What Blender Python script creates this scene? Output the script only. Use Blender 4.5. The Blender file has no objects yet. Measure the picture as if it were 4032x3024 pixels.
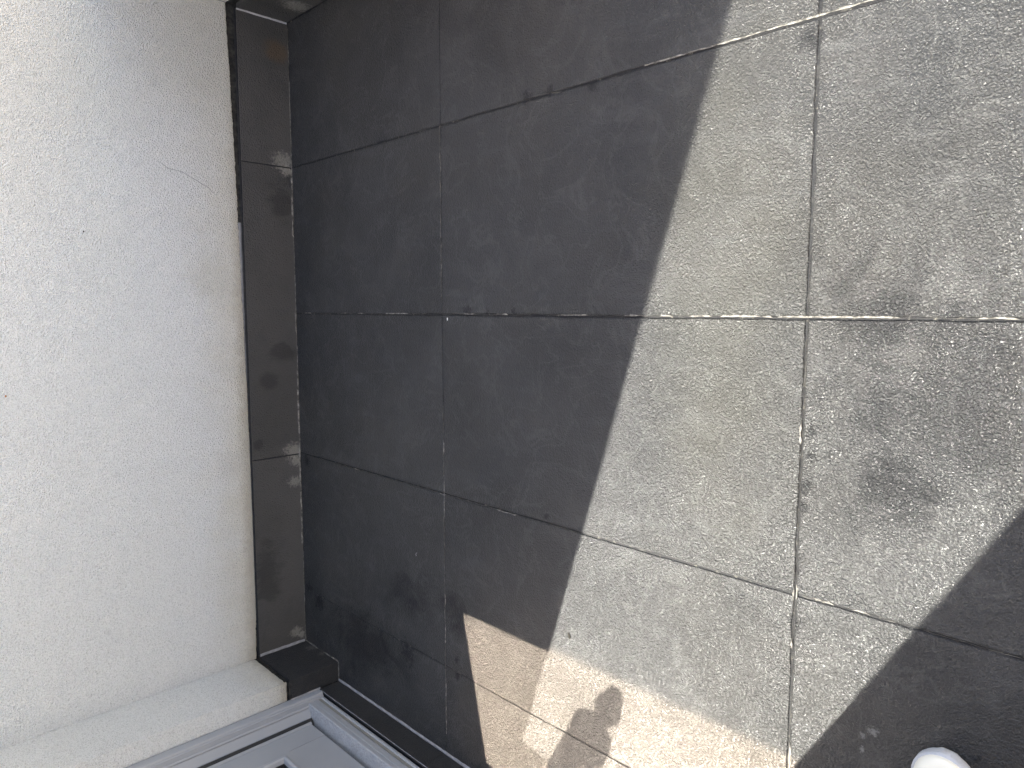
import bpy, bmesh, math, random
from mathutils import Vector, Matrix, noise
from mathutils.geometry import tessellate_polygon
random.seed(7)
scene = bpy.context.scene
col = scene.collection
R = math.radians

# ------------------------------------------------------------------ camera
cam_d = bpy.data.cameras.new('camera')
cam = bpy.data.objects.new('camera', cam_d)
col.objects.link(cam)
cam_d.sensor_fit = 'HORIZONTAL'
cam_d.sensor_width = 36.0
cam_d.lens = 25.172
cam_d.clip_start = 0.02
cam_d.clip_end = 500
CP = Vector((0.0167, -1.8336, 1.4916))
cam.matrix_world = Matrix(((0.0007, 0.9947, 0.1032, CP.x),
                           (-0.7030, 0.0739, -0.7073, CP.y),
                           (-0.7112, -0.0721, 0.6993, CP.z),
                           (0, 0, 0, 1)))
scene.camera = cam

# ------------------------------------------------------------------ light
EL = R(50.0)
AZ = Vector((0.8688, -0.4952))                     # horizontal travel of the sunlight
SUN = Vector((AZ.x * math.cos(EL), AZ.y * math.cos(EL), -math.sin(EL)))
world = bpy.data.worlds.new('World')
scene.world = world
world.use_nodes = True
wn = world.node_tree
bg = wn.nodes['Background']
sky = wn.nodes.new('ShaderNodeTexSky')
sky.sky_type = 'NISHITA'
sky.sun_disc = False
sky.sun_elevation = EL
sky.sun_rotation = math.atan2(-AZ.x, -AZ.y)
sky.air_density = 1.0
sky.dust_density = 2.0
sky.ozone_density = 1.0
wn.links.new(sky.outputs[0], bg.inputs[0])
bg.inputs[1].default_value = 0.090
sun_d = bpy.data.lights.new('sun', 'SUN')
sun_d.energy = 5.0
sun_d.angle = R(0.40)
sun_d.color = (1.0, 0.992, 0.982)
sun = bpy.data.objects.new('sun', sun_d)
sun.rotation_euler = SUN.to_track_quat('-Z', 'Y').to_euler()
sun.location = (-6, 3, 8)
col.objects.link(sun)
scene.cycles.use_denoising = True
scene.cycles.denoising_prefilter = 'NONE'             # keeps the fine grain of tile and render
scene.view_settings.view_transform = 'Standard'
scene.view_settings.look = 'None'
scene.view_settings.gamma = 1.0
scene.view_settings.use_curve_mapping = False
scene.view_settings.exposure = 3.38
scene.view_settings.use_white_balance = True          # the camera's balance, set for the blue shade
scene.view_settings.white_balance_temperature = 8500
scene.view_settings.white_balance_tint = 15

# ------------------------------------------------------------------ helpers
def link(o, parent=None):
    col.objects.link(o)
    if parent is not None:
        o.parent = parent
    return o

def tag(o, label=None, cat=None, group=None, kind=None):
    if label: o['label'] = label
    if cat: o['category'] = cat
    if group: o['group'] = group
    if kind: o['kind'] = kind
    return o

def empty(name, loc=(0, 0, 0), label=None, cat=None, group=None):
    o = bpy.data.objects.new(name, None)
    o.empty_display_size = 0.1
    link(o)
    return tag(o, label, cat, group)      # things sit at the world origin so parts keep world coordinates

def obj(name, verts, faces, mat, parent=None, smooth=False):
    me = bpy.data.meshes.new(name)
    me.from_pydata([tuple(v) for v in verts], [], faces)
    me.materials.append(mat)
    bm = bmesh.new(); bm.from_mesh(me)
    bmesh.ops.recalc_face_normals(bm, faces=bm.faces)
    bm.to_mesh(me); bm.free()
    if smooth:
        for p in me.polygons: p.use_smooth = True
    me.update()
    return link(bpy.data.objects.new(name, me), parent)

def box(name, x0, x1, y0, y1, z0, z1, mat, parent=None, bevel=0.0, seg=2):
    v = [(x, y, z) for x in (x0, x1) for y in (y0, y1) for z in (z0, z1)]
    f = [(0, 1, 3, 2), (4, 6, 7, 5), (0, 4, 5, 1), (2, 3, 7, 6), (0, 2, 6, 4), (1, 5, 7, 3)]
    o = obj(name, v, f, mat, parent)
    if bevel:
        bm = bmesh.new(); bm.from_mesh(o.data)
        bmesh.ops.bevel(bm, geom=list(bm.edges), offset=bevel, segments=seg, profile=0.5, affect='EDGES')
        bmesh.ops.recalc_face_normals(bm, faces=bm.faces)
        bm.to_mesh(o.data); bm.free()
    return o

def extrude(name, prof, axis, a, b, mat, parent=None, steps=1):
    """closed profile; axis 'z': prof=(x,y); axis 'y': prof=(x,z); axis 'x': prof=(y,z)"""
    n = len(prof); v = []; f = []
    for k in range(steps + 1):
        t = a + (b - a) * k / steps
        for p, q in prof:
            v.append({'z': (p, q, t), 'y': (p, t, q), 'x': (t, p, q)}[axis])
    for k in range(steps):
        for i in range(n):
            j = (i + 1) % n
            f.append((k * n + i, k * n + j, (k + 1) * n + j, (k + 1) * n + i))
    f.append(tuple(range(n))[::-1]); f.append(tuple(range(steps * n, steps * n + n)))
    return obj(name, v, f, mat, parent)

def prism(name, pts, offset, mat, parent=None):
    """planar polygon (3d points) extruded by a vector"""
    n = len(pts)
    v = [Vector(p) for p in pts] + [Vector(p) + Vector(offset) for p in pts]
    f = [tuple(t) for t in tessellate_polygon([[Vector(p) for p in pts]])]
    f += [tuple(i + n for i in t) for t in f]
    f += [(i, (i + 1) % n, (i + 1) % n + n, i + n) for i in range(n)]
    return obj(name, v, f, mat, parent)

# ------------------------------------------------------------------ materials
class NT:
    def __init__(self, name):
        self.m = bpy.data.materials.new(name); self.m.use_nodes = True
        self.t = self.m.node_tree
        self.b = self.t.nodes['Principled BSDF']
        self.pos = self.t.nodes.new('ShaderNodeNewGeometry').outputs['Position']
    def n(self, typ, **kw):
        o = self.t.nodes.new(typ)
        for k, v in kw.items():
            if k in o.bl_rna.properties: setattr(o, k, v)
        return o
    def set(self, node, key, val):
        if hasattr(val, 'is_linked') or isinstance(val, bpy.types.NodeSocket):
            self.t.links.new(val, node.inputs[key])
        else:
            node.inputs[key].default_value = val
    def noise(self, scale, detail=3, rough=0.5, vec=None, dist=0.0):
        o = self.n('ShaderNodeTexNoise')
        self.set(o, 'Vector', vec or self.pos); self.set(o, 'Scale', scale)
        self.set(o, 'Detail', detail); self.set(o, 'Roughness', rough); self.set(o, 'Distortion', dist)
        return o.outputs['Fac']
    def voro(self, scale, vec=None, feature='F1'):
        o = self.n('ShaderNodeTexVoronoi'); o.feature = feature
        self.set(o, 'Vector', vec or self.pos); self.set(o, 'Scale', scale)
        return o.outputs['Distance']
    def ramp(self, fac, stops):
        o = self.n('ShaderNodeValToRGB')
        e = o.color_ramp.elements
        while len(e) < len(stops): e.new(0.5)
        for el, (p, c) in zip(e, stops):
            el.position = p
            el.color = (c, c, c, 1) if not isinstance(c, (tuple, list)) else (*c, 1)
        self.set(o, 'Fac', fac)
        return o.outputs['Color']
    def mapr(self, v, a, b, c=0.0, d=1.0, smooth=False):
        o = self.n('ShaderNodeMapRange')
        if smooth: o.interpolation_type = 'SMOOTHSTEP'
        self.set(o, 'Value', v)
        for k, x in zip(('From Min', 'From Max', 'To Min', 'To Max'), (a, b, c, d)): self.set(o, k, x)
        return o.outputs['Result']
    def math(self, op, a, b=0.0, c=0.0):
        o = self.n('ShaderNodeMath'); o.operation = op
        for i, x in enumerate((a, b, c)):
            if isinstance(x, bpy.types.NodeSocket): self.t.links.new(x, o.inputs[i])
            else: o.inputs[i].default_value = x
        return o.outputs[0]
    def mix(self, fac, a, b, mode='MIX'):
        o = self.n('ShaderNodeMix'); o.data_type = 'RGBA'; o.blend_type = mode
        def put(i, x):
            if isinstance(x, bpy.types.NodeSocket): self.t.links.new(x, o.inputs[i])
            else: o.inputs[i].default_value = (*x, 1) if isinstance(x, (tuple, list)) else x
        put(0, fac); put(6, a); put(7, b)
        return o.outputs[2]
    def vadd(self, v, w):
        o = self.n('ShaderNodeVectorMath'); o.operation = 'ADD'
        self.t.links.new(v, o.inputs[0])
        if isinstance(w, bpy.types.NodeSocket): self.t.links.new(w, o.inputs[1])
        else: o.inputs[1].default_value = w
        return o.outputs[0]
    def vmul(self, v, w):
        o = self.n('ShaderNodeVectorMath'); o.operation = 'MULTIPLY'
        self.t.links.new(v, o.inputs[0]); o.inputs[1].default_value = w
        return o.outputs[0]
    def dist(self, p, sc=(1, 1, 1)):
        """distance of the shaded point from p, with per-axis scaling"""
        o = self.n('ShaderNodeVectorMath'); o.operation = 'LENGTH'
        self.t.links.new(self.vmul(self.vadd(self.pos, tuple(-c for c in p)), sc), o.inputs[0])
        return o.outputs['Value']
    def xyz(self):
        o = self.n('ShaderNodeSeparateXYZ'); self.t.links.new(self.pos, o.inputs[0]); return o.outputs
    def rnd(self):
        return self.n('ShaderNodeObjectInfo').outputs['Random']
    def bump(self, h, strength=1.0, distance=0.001, normal=None):
        o = self.n('ShaderNodeBump')
        self.set(o, 'Height', h); self.set(o, 'Strength', strength); self.set(o, 'Distance', distance)
        if normal: self.t.links.new(normal, o.inputs['Normal'])
        return o.outputs['Normal']
    def out(self, color=None, rough=None, normal=None, spec=None, metal=None):
        if color is not None: self.set(self.b, 'Base Color', color if isinstance(color, bpy.types.NodeSocket) else (*color, 1))
        if rough is not None: self.set(self.b, 'Roughness', rough)
        if normal is not None: self.set(self.b, 'Normal', normal)
        if spec is not None: self.set(self.b, 'Specular IOR Level', spec)
        if metal is not None: self.set(self.b, 'Metallic', metal)
        return self.m

def tile_material(name, skirting=False, dark=0.0):
    t = NT(name)
    rnd = t.rnd()
    stain = t.math('ADD', 0.0, 0.0)
    big = t.noise(2.3, 4, 0.6)
    mid = t.noise(11, 4, 0.62, dist=0.6)
    base = t.mix(big, (0.017, 0.017, 0.017), (0.026, 0.026, 0.026))
    if skirting:
        base = t.mix(big, (0.064, 0.059, 0.054), (0.082, 0.076, 0.070))
    # faint dry water haze and brownish film
    haze = t.ramp(mid, [(0.50, 0.0), (0.74, 0.5)])
    base = t.mix(haze, base, (0.043, 0.042, 0.041))
    film = t.ramp(t.noise(1.7, 3, 0.55, vec=t.vadd(t.pos, (7.3, 2.1, 0))), [(0.45, 0.0), (0.75, 0.6)])
    base = t.mix(film, base, (0.034, 0.031, 0.026))
    # per tile tone
    base = t.mix(t.mapr(rnd, 0, 1, 0.0, 0.30), base, (0.017, 0.0175, 0.018))
    if not skirting:
        # dried drips, scuffs and dust, different on every tile
        off = t.n('ShaderNodeCombineXYZ'); t.t.links.new(t.math('MULTIPLY', rnd, 37.0), off.inputs[0]); t.t.links.new(t.math('MULTIPLY', rnd, 11.0), off.inputs[1])
        pv = t.vadd(t.pos, off.outputs[0])
        dn = t.ramp(t.noise(4.5, 6, 0.7, vec=pv, dist=1.5), [(0.52, 0.0), (0.68, 0.6)])
        base = t.mix(dn, base, (0.034, 0.033, 0.032))
        ring = t.ramp(t.noise(6.5, 3, 0.55, vec=pv, dist=0.8), [(0.50, 0.0), (0.525, 0.45), (0.55, 0.0)])
        base = t.mix(ring, base, (0.055, 0.054, 0.052))
        vd = t.voro(38, vec=t.vadd(pv, (0.3, 0.7, 0)))
        base = t.mix(t.mapr(vd, 0.02, 0.06, 0.6, 0.0), base, (0.075, 0.073, 0.070))
        sc = t.noise(1.0, 5, 0.7, vec=t.vmul(pv, (9, 42, 1)))
        base = t.mix(t.ramp(sc, [(0.60, 0.0), (0.72, 0.5)]), base, (0.050, 0.050, 0.049))
    # fine speckle of the stone
    sp = t.noise(520, 2, 0.5)
    base = t.mix(t.ramp(sp, [(0.60, 0.0), (0.78, 0.35)]), base, (0.10, 0.10, 0.098))
    if not skirting:
        # black mildew blots by the joints
        for p, r in (((-1.234, 0.219, 0), 0.055), ((-1.229, 0.848, 0), 0.05), ((-1.214, -0.068, 0), 0.022), ((-1.19, 0.93, 0), 0.03), ((-0.625, 0.92, 0), 0.03), ((0.012, -0.126, 0), 0.022),
                     ((0.008, -0.22, 0), 0.014), ((0.010, -0.33, 0), 0.014), ((-0.581, -0.466, 0), 0.016), ((0.560, -1.182, 0), 0.030), ((-0.356, -1.215, 0), 0.020), ((-0.29, -1.222, 0), 0.018), ((-0.236, -1.216, 0), 0.016),
                     ((-0.40, -1.212, 0), 0.018), ((0.612, -0.387, 0), 0.022), ((0.608, -0.47, 0), 0.018), ((0.59, -0.62, 0), 0.018), ((-0.66, -1.205, 0), 0.018), ((-0.545, -1.205, 0), 0.012), ((-1.0, -1.205, 0), 0.018), ((-1.16, -0.06, 0), 0.014)):
            if not r: continue
            d = t.math('ADD', t.dist(p), t.math('MULTIPLY', t.math('SUBTRACT', t.noise(60, 6, 0.8), 0.5), r * 4.2))
            mk = t.mapr(d, r * 0.2, r * 1.1, 0.70, 0.0, True)
            stain = t.math('MAXIMUM', stain, mk)
            base = t.mix(mk, base, (0.008, 0.008, 0.009))
        # wide damp-looking darker areas
        for p, sc, r in (((-0.13, -1.50, 0), (0.9, 0.9, 1), 0.22), ((-0.33, -1.385, 0), (1.3, 1, 1), 0.13), ((-0.05, -1.33, 0), (0.8, 1.4, 1), 0.16), ((-1.02, 0.20, 0), (1.3, 0.9, 1), 0.17), ((-1.0, -0.06, 0), (1.4, 1, 1), 0.12), ((-1.3, 0.5, 0), (1.2, 0.7, 1), 0.2)):
            d = t.math('ADD', t.dist(p, sc), t.math('MULTIPLY', t.math('SUBTRACT', t.noise(4.2, 6, 0.72, dist=1.0), 0.5), r * 3.0))
            mk = t.mapr(d, r * 0.1, r * 1.1, 0.62, 0.0, True)
            stain = t.math('MAXIMUM', stain, mk)
            base = t.mix(mk, base, (0.009, 0.009, 0.010))
        # greenish film
        d = t.math('ADD', t.dist((0.10, -0.99, 0), (0.45, 1.6, 1)), t.math('MULTIPLY', t.math('SUBTRACT', t.noise(6, 3, 0.6), 0.5), 0.3))
        base = t.mix(t.mapr(d, 0.1, 0.4, 0.26, 0.0, True), base, (0.058, 0.055, 0.042))
        # lime around the wall foot
        xyz = t.xyz()
        # broad scrubbing streaks
        st = t.noise(1.0, 4, 0.6, vec=t.vmul(t.pos, (22, 3.5, 1)))
        base = t.mix(t.ramp(st, [(0.54, 0.0), (0.8, 0.35)]), base, (0.058, 0.058, 0.059))
        # a few white scuffs near the shoe
        for p, sc in (((-0.837, -1.371, 0), (1.4, 1.2, 1)), ((-0.853, -1.352, 0), (2.2, 2.4, 1)), ((-0.886, -1.352, 0), (1.6, 2.6, 1))):
            d = t.math('ADD', t.dist(p, sc), t.math('MULTIPLY', t.math('SUBTRACT', t.noise(140, 3, 0.7), 0.5), 0.05))
            base = t.mix(t.mapr(d, 0.004, 0.016, 0.7, 0.0, True), base, (0.17, 0.17, 0.165))
    else:
        # lime bloom at the joints and wet-looking dark runs
        for p, r in (((0.62, 0.976, 0.035), 0.050), ((0.585, 0.976, 0.02), 0.03), ((-0.585, 0.976, 0.03), 0.045), ((-0.63, 0.976, 0.02), 0.03), ((-1.39, 0.976, 0.045), 0.030),
                     ((-1.41, 0.976, 0.02), 0.02), ((-0.72, 0.976, 0.03), 0.03), ((-1.447, 0.90, 0.012), 0.03), ((-1.447, 0.82, 0.01), 0.02), ((1.175, 0.80, 0.05), 0.06)):
            d = t.math('ADD', t.dist(p, (1, 1, 0.8)), t.math('MULTIPLY', t.math('SUBTRACT', t.noise(85, 4, 0.7), 0.5), r * 2.4))
            base = t.mix(t.mapr(d, r * 0.3, r, 0.55, 0.0, True), base, (0.27, 0.25, 0.215))
        for p, sc, r in (((-0.28, 0.976, 0.13), (1.2, 1, 1.3), 0.07), ((-0.16, 0.976, 0.06), (1.1, 1, 1), 0.07), ((0.46, 0.976, 0.05), (0.8, 1, 1), 0.08), ((-0.54, 0.976, 0.19), (1, 1, 1), 0.03), ((0.55, 0.976, 0.0), (1, 1, 1), 0.045), ((-1.1, 0.976, 0.17), (0.5, 1, 1), 0.08)):
            d = t.math('ADD', t.dist(p, sc), t.math('MULTIPLY', t.math('SUBTRACT', t.noise(13, 5, 0.65, vec=t.vmul(t.pos, (1, 1, 0.45)), dist=1.2), 0.5), r * 2.0))
            base = t.mix(t.mapr(d, r * 0.4, r, 0.6, 0.0, True), base, (0.020, 0.019, 0.018))
        # rusty streak near the far corner
        d = t.math('ADD', t.dist((1.05, 0.976, 0.05), (1.6, 1, 1.4)), t.math('MULTIPLY', t.math('SUBTRACT', t.noise(22, 4, 0.6), 0.5), 0.09))
        base = t.mix(t.mapr(d, 0.03, 0.10, 0.5, 0.0, True), base, (0.11, 0.065, 0.03))
    if dark: base = t.mix(dark, base, (0.006, 0.0065, 0.009))  # dark reflections painted into the tile colour
    # leathery relief, coarse ripples and fine grit
    h1 = t.noise(178, 2.5, 0.55, dist=0.9)
    h2 = t.noise(330, 2, 0.5)
    h3 = t.voro(210)
    h = t.math('ADD', t.math('MULTIPLY', h1, 1.0), t.math('ADD', t.math('MULTIPLY', h2, 0.30), t.math('MULTIPLY', h3, 0.30)))
    nrm = t.bump(h, TILE_BUMP[0], TILE_BUMP[1] if not skirting else 0.0055)
    nrm = t.bump(t.noise(9, 3, 0.5), 0.25, 0.004, nrm)
    rough = t.mapr(t.noise(5, 4, 0.6), 0.3, 0.7, TILE_ROUGH[0], TILE_ROUGH[1])
    if skirting:
        rough = t.mapr(t.noise(5, 4, 0.6), 0.3, 0.7, 0.52, 0.66)
    else:
        t.set(t.b, 'Coat Weight', t.mapr(t.noise(2.2, 3, 0.6), 0.35, 0.65, 0.26, 0.58))
        t.set(t.b, 'Coat Roughness', 0.115)
        t.t.links.new(nrm, t.b.inputs['Coat Normal'])
    return t.out(base, rough, nrm, spec=t.math('MULTIPLY', t.math('SUBTRACT', 1.0, stain), TILE_SPEC) if not skirting else 0.3)

TILE_BUMP = (1.0, 0.0042)
TILE_ROUGH = (0.36, 0.48)
TILE_SPEC = 0.22

M = {}
M['tile'] = tile_material('anthracite_tile')
M['skirt'] = tile_material('anthracite_skirting', True)
M['riser'] = tile_material('reflection_dark_tile', True, 0.62)  # skirting tile blackened to imitate the dark surroundings it reflects

def plaster_material():
    t = NT('scraped_render')
    x, y, z = t.xyz()[:3]
    base = t.mix(t.noise(3.0, 4, 0.6), (0.79, 0.775, 0.745), (0.83, 0.815, 0.785))
    # dust and splash dirt kept low on the wall, with an uneven upper line
    zz = t.math('ADD', z, t.math('MULTIPLY', t.math('SUBTRACT', t.noise(7, 5, 0.65), 0.5), 0.26))
    base = t.mix(t.mapr(zz, 0.18, 0.46, 0.80, 0.0, True), base, (0.66, 0.605, 0.50))
    zz2 = t.math('ADD', z, t.math('MULTIPLY', t.math('SUBTRACT', t.noise(38, 5, 0.7), 0.5), 0.06))
    base = t.mix(t.mapr(zz2, 0.225, 0.280, 0.75, 0.0, True), base, (0.40, 0.335, 0.255))
    xx = t.math('ADD', x, t.math('MULTIPLY', t.math('SUBTRACT', t.noise(2.5, 4, 0.6), 0.5), 1.0))
    base = t.mix(t.mapr(xx, 0.0, 1.1, 0.10, 0.60, True), base, (0.72, 0.665, 0.575))
    # faint blots
    for p, r, c in (((-0.60, 0.985, 0.30), 0.09, (0.60, 0.565, 0.51)), ((0.15, 0.985, 0.36), 0.14, (0.62, 0.58, 0.50)), ((0.95, 0.985, 0.40), 0.3, (0.60, 0.56, 0.48))):
        d = t.math('ADD', t.dist(p), t.math('MULTIPLY', t.math('SUBTRACT', t.noise(18, 5, 0.7), 0.5), r * 1.2))
        base = t.mix(t.mapr(d, r * 0.2, r, 0.4, 0.0, True), base, c)
    gr = t.noise(195, 2, 0.55, dist=0.8)
    base = t.mix(t.ramp(gr, [(0.30, 0.6), (0.52, 0.0)]), base, (0.46, 0.44, 0.405))
    h = t.math('ADD', gr, t.math('ADD', t.math('MULTIPLY', t.voro(210), 0.6), t.math('MULTIPLY', t.noise(620, 2), 0.35)))
    nrm = t.bump(h, 1.0, 0.0095)
    nrm = t.bump(t.noise(14, 4, 0.55), 0.25, 0.004, nrm)
    return t.out(base, 0.93, nrm, spec=0.15)
M['plaster'] = plaster_material()

def grout_material():
    t = NT('joint_mortar')
    n1 = t.noise(17, 4, 0.6)
    base = t.mix(t.ramp(n1, [(0.56, 0.0), (0.70, 1.0)]), (0.006, 0.006, 0.007), (0.050, 0.047, 0.042))
    base = t.mix(t.ramp(t.noise(60, 4, 0.7), [(0.58, 0.0), (0.68, 0.7)]), base, (0.17, 0.155, 0.125))
    nrm = t.bump(t.noise(400, 3, 0.6), 1.0, 0.002)
    return t.out(base, 0.6, nrm, spec=0.35)
M['grout'] = grout_material()

def sealant_material(name, a, b, bump=0.6):
    t = NT(name)
    base = t.mix(t.ramp(t.noise(45, 5, 0.65), [(0.40, 0.0), (0.66, 1.0)]), a, b)
    nrm = t.bump(t.noise(260, 3, 0.6), bump, 0.002)
    return t.out(base, 0.6, nrm, spec=0.3)
M['silicone'] = sealant_material('grey_silicone', (0.22, 0.215, 0.22), (0.33, 0.32, 0.325))
M['white_silicone'] = sealant_material('white_silicone', (0.40, 0.38, 0.38), (0.56, 0.54, 0.53))
M['lime'] = sealant_material('lime_mortar', (0.05, 0.046, 0.040), (0.30, 0.278, 0.245), 1.0)
M['black_sealant'] = sealant_material('black_sealant', (0.012, 0.012, 0.014), (0.022, 0.022, 0.024))
M['bead'] = sealant_material('base_bead', (0.20, 0.195, 0.20), (0.27, 0.26, 0.265))
M['rough_mortar'] = sealant_material('rough_mortar', (0.010, 0.0095, 0.009), (0.050, 0.046, 0.041), 1.0)

def alu_material(name, dirty=False):
    t = NT(name)
    base = t.mix(t.noise(6, 4, 0.6), (0.245, 0.25, 0.262), (0.285, 0.29, 0.302))
    rough = 0.42
    if dirty:
        ge = t.n('ShaderNodeNewGeometry'); se = t.n('ShaderNodeSeparateXYZ')
        t.t.links.new(ge.outputs['True Normal'], se.inputs[0])
        up = t.mapr(se.outputs[2], 0.5, 0.9)
        dirt = t.math('MULTIPLY', t.ramp(t.noise(190, 4, 0.75), [(0.47, 0.0), (0.62, 0.85)]), up)
        dust = t.math('MULTIPLY', t.mapr(t.noise(25, 4, 0.6), 0.3, 0.7, 0.15, 0.55), up)
        base = t.mix(dust, base, (0.56, 0.555, 0.55))
        base = t.mix(dirt, base, (0.22, 0.215, 0.21))
        base = t.mix(t.ramp(t.noise(28, 4, 0.7), [(0.58, 0.0), (0.75, 0.35)]), base, (0.20, 0.175, 0.14))
        rough = 0.5
    else:
        base = t.mix(t.ramp(t.noise(24, 5, 0.7), [(0.56, 0.0), (0.8, 0.18)]), base, (0.34, 0.335, 0.33))
    nrm = t.bump(t.noise(700, 2, 0.5), 0.12, 0.0006)
    return t.out(base, rough, nrm, spec=0.5)
M['alu'] = alu_material('powder_coated_frame')
M['alu_dirty'] = alu_material('dusty_frame_ledge', True)
t = NT('beige_drain_strip')
M['strip'] = t.out(t.mix(t.noise(50, 4, 0.7), (0.13, 0.125, 0.115), (0.24, 0.225, 0.195)), 0.7, t.bump(t.noise(300, 3), 0.5, 0.001))
t = NT('black_rubber'); M['rubber'] = t.out((0.012, 0.012, 0.013), 0.6)

def transparent_material(name, colr, gloss=0.05):
    m = bpy.data.materials.new(name); m.use_nodes = True
    nt = m.node_tree; nt.nodes.remove(nt.nodes['Principled BSDF'])
    tr = nt.nodes.new('ShaderNodeBsdfTransparent'); tr.inputs[0].default_value = (*colr, 1)
    gl = nt.nodes.new('ShaderNodeBsdfGlossy'); gl.inputs['Roughness'].default_value = 0.02
    mx = nt.nodes.new('ShaderNodeMixShader'); mx.inputs[0].default_value = gloss
    nt.links.new(tr.outputs[0], mx.inputs[1]); nt.links.new(gl.outputs[0], mx.inputs[2])
    nt.links.new(mx.outputs[0], nt.nodes['Material Output'].inputs[0])
    return m
M['glass'] = transparent_material('clear_glass', (0.97, 0.98, 0.975))
T_UP, T_LO = (0.675, 0.725, 0.77), (0.72, 0.705, 0.69)  # light let through by the added sheets that shape the sun
M['grey_gobo'] = transparent_material('grey_gobo_tint', T_UP, 0.0)
def grade(m, z0, z1):  # fades the lower edge to soften the shade it casts
    nt = m.node_tree; g = nt.nodes.new('ShaderNodeNewGeometry'); sx = nt.nodes.new('ShaderNodeSeparateXYZ')
    mr = nt.nodes.new('ShaderNodeMapRange'); mr.interpolation_type = 'SMOOTHSTEP'
    mr.inputs['From Min'].default_value = z0; mr.inputs['From Max'].default_value = z1
    mx = nt.nodes.new('ShaderNodeMix'); mx.data_type = 'RGBA'
    mx.inputs[6].default_value = (1, 1, 1, 1); mx.inputs[7].default_value = (*T_UP, 1)
    nt.links.new(g.outputs['Position'], sx.inputs[0]); nt.links.new(sx.outputs[2], mr.inputs['Value'])
    nt.links.new(mr.outputs[0], mx.inputs[0])
    nt.links.new(mx.outputs[2], [n for n in nt.nodes if n.type == 'BSDF_TRANSPARENT'][0].inputs[0])
M['warm_gobo'] = transparent_material('warm_gobo_tint', T_LO, 0.0)
M['figure_gobo'] = transparent_material('figure_gobo_tint', (0.50, 0.495, 0.495), 0.0)  # tint of the added figure-shaped sheet
t = NT('sun_blocker_dark'); M['sun_blocker'] = t.out((0.08, 0.078, 0.075), 0.9, t.bump(t.noise(300, 2), 0.3, 0.001))  # for the unseen panels added to block the sun
t = NT('paving'); M['paving'] = t.out(t.mix(t.noise(0.8, 5, 0.6), (0.26, 0.25, 0.235), (0.34, 0.33, 0.31)), 0.9)

# ------------------------------------------------------------------ ground and floor
obj('ground', [(-150, -150, -0.12), (150, -150, -0.12), (150, 150, -0.12), (-150, 150, -0.12)], [(0, 1, 2, 3)], M['paving'])['kind'] = 'structure'
XL, XR, YB, YF = -1.527, 1.175, -3.30, 0.976
floor = box('floor', XL - 0.05, XR + 0.05, YB - 0.02, YF + 0.03, -0.10, -0.0026, M['grout'])
floor['kind'] = 'structure'

def tile(x0, x1, y0, y1, parent=floor):
    rr = random.Random(int((x0 * 131 + y0 * 977) * 100))
    pts = []
    def edge(a, b, nx, ny):
        n = max(4, int((Vector(b) - Vector(a)).length / 0.022))
        ph = rr.random() * 50
        for i in range(n):
            f = i / n
            x = a[0] + (b[0] - a[0]) * f; y = a[1] + (b[1] - a[1]) * f
            w = 0.0015 * (noise.noise((f * 34 + ph, ph, 0.3)) + 0.7 * noise.noise((f * 9 + ph, 3.1, ph)))
            if rr.random() < 0.09: w += rr.uniform(0.001, 0.0032)                     # small chip
            if i == 0: w = 0.0006
            pts.append((x + nx * w, y + ny * w))
    edge((x0, y0), (x1, y0), 0, 1); edge((x1, y0), (x1, y1), -1, 0)
    edge((x1, y1), (x0, y1), 0, -1); edge((x0, y1), (x0, y0), 1, 0)
    n = len(pts); cx, cy = (x0 + x1) / 2, (y0 + y1) / 2
    tx, ty, dz = rr.uniform(-.0006, .0006), rr.uniform(-.0005, .0005), rr.uniform(-.0004, .0004)
    def top(x, y, d=0): return (x, y, dz + tx * (x - cx) + ty * (y - cy) - d)
    v = []; b = 0.0020
    for x, y in pts: v.append((x, y, -0.012))
    for x, y in pts: v.append(top(x, y, b * (0.75 + 0.5 * noise.noise((x * 40, y * 40, 2.0)))))
    for x, y in pts:
        sx = 1 - b / max(0.05, (x1 - x0) / 2); sy = 1 - b / max(0.05, (y1 - y0) / 2)
        v.append(top(cx + (x - cx) * sx, cy + (y - cy) * sy))
    f = []
    for k in (0, 1):
        for i in range(n):
            j = (i + 1) % n
            f.append((k * n + i, k * n + j, (k + 1) * n + j, (k + 1) * n + i))
    f.append(tuple(range(2 * n, 3 * n)))
    return obj('tile', v, f, M['tile'], parent)

GX = [XL + 0.007, -1.2034, -0.5975, 0.0, 0.6, XR - 0.003]
GY = [YB, -2.4, -1.2, 0.0, YF - 0.003]
hx = [0, 0.0026, 0.0030, 0.0034, 0.0030, 0]
for i in range(5):
    for j in range(4):
        gl, gr_ = hx[i], hx[i + 1]
        lo = 0.0 if j == 0 else (0.0029 if j == 2 else 0.0015)
        hi = 0.0 if j == 3 else (0.0029 if j == 1 else 0.0015)
        tile(GX[i] + gl, GX[i + 1] - gr_, GY[j] + lo, GY[j + 1] - hi)

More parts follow.
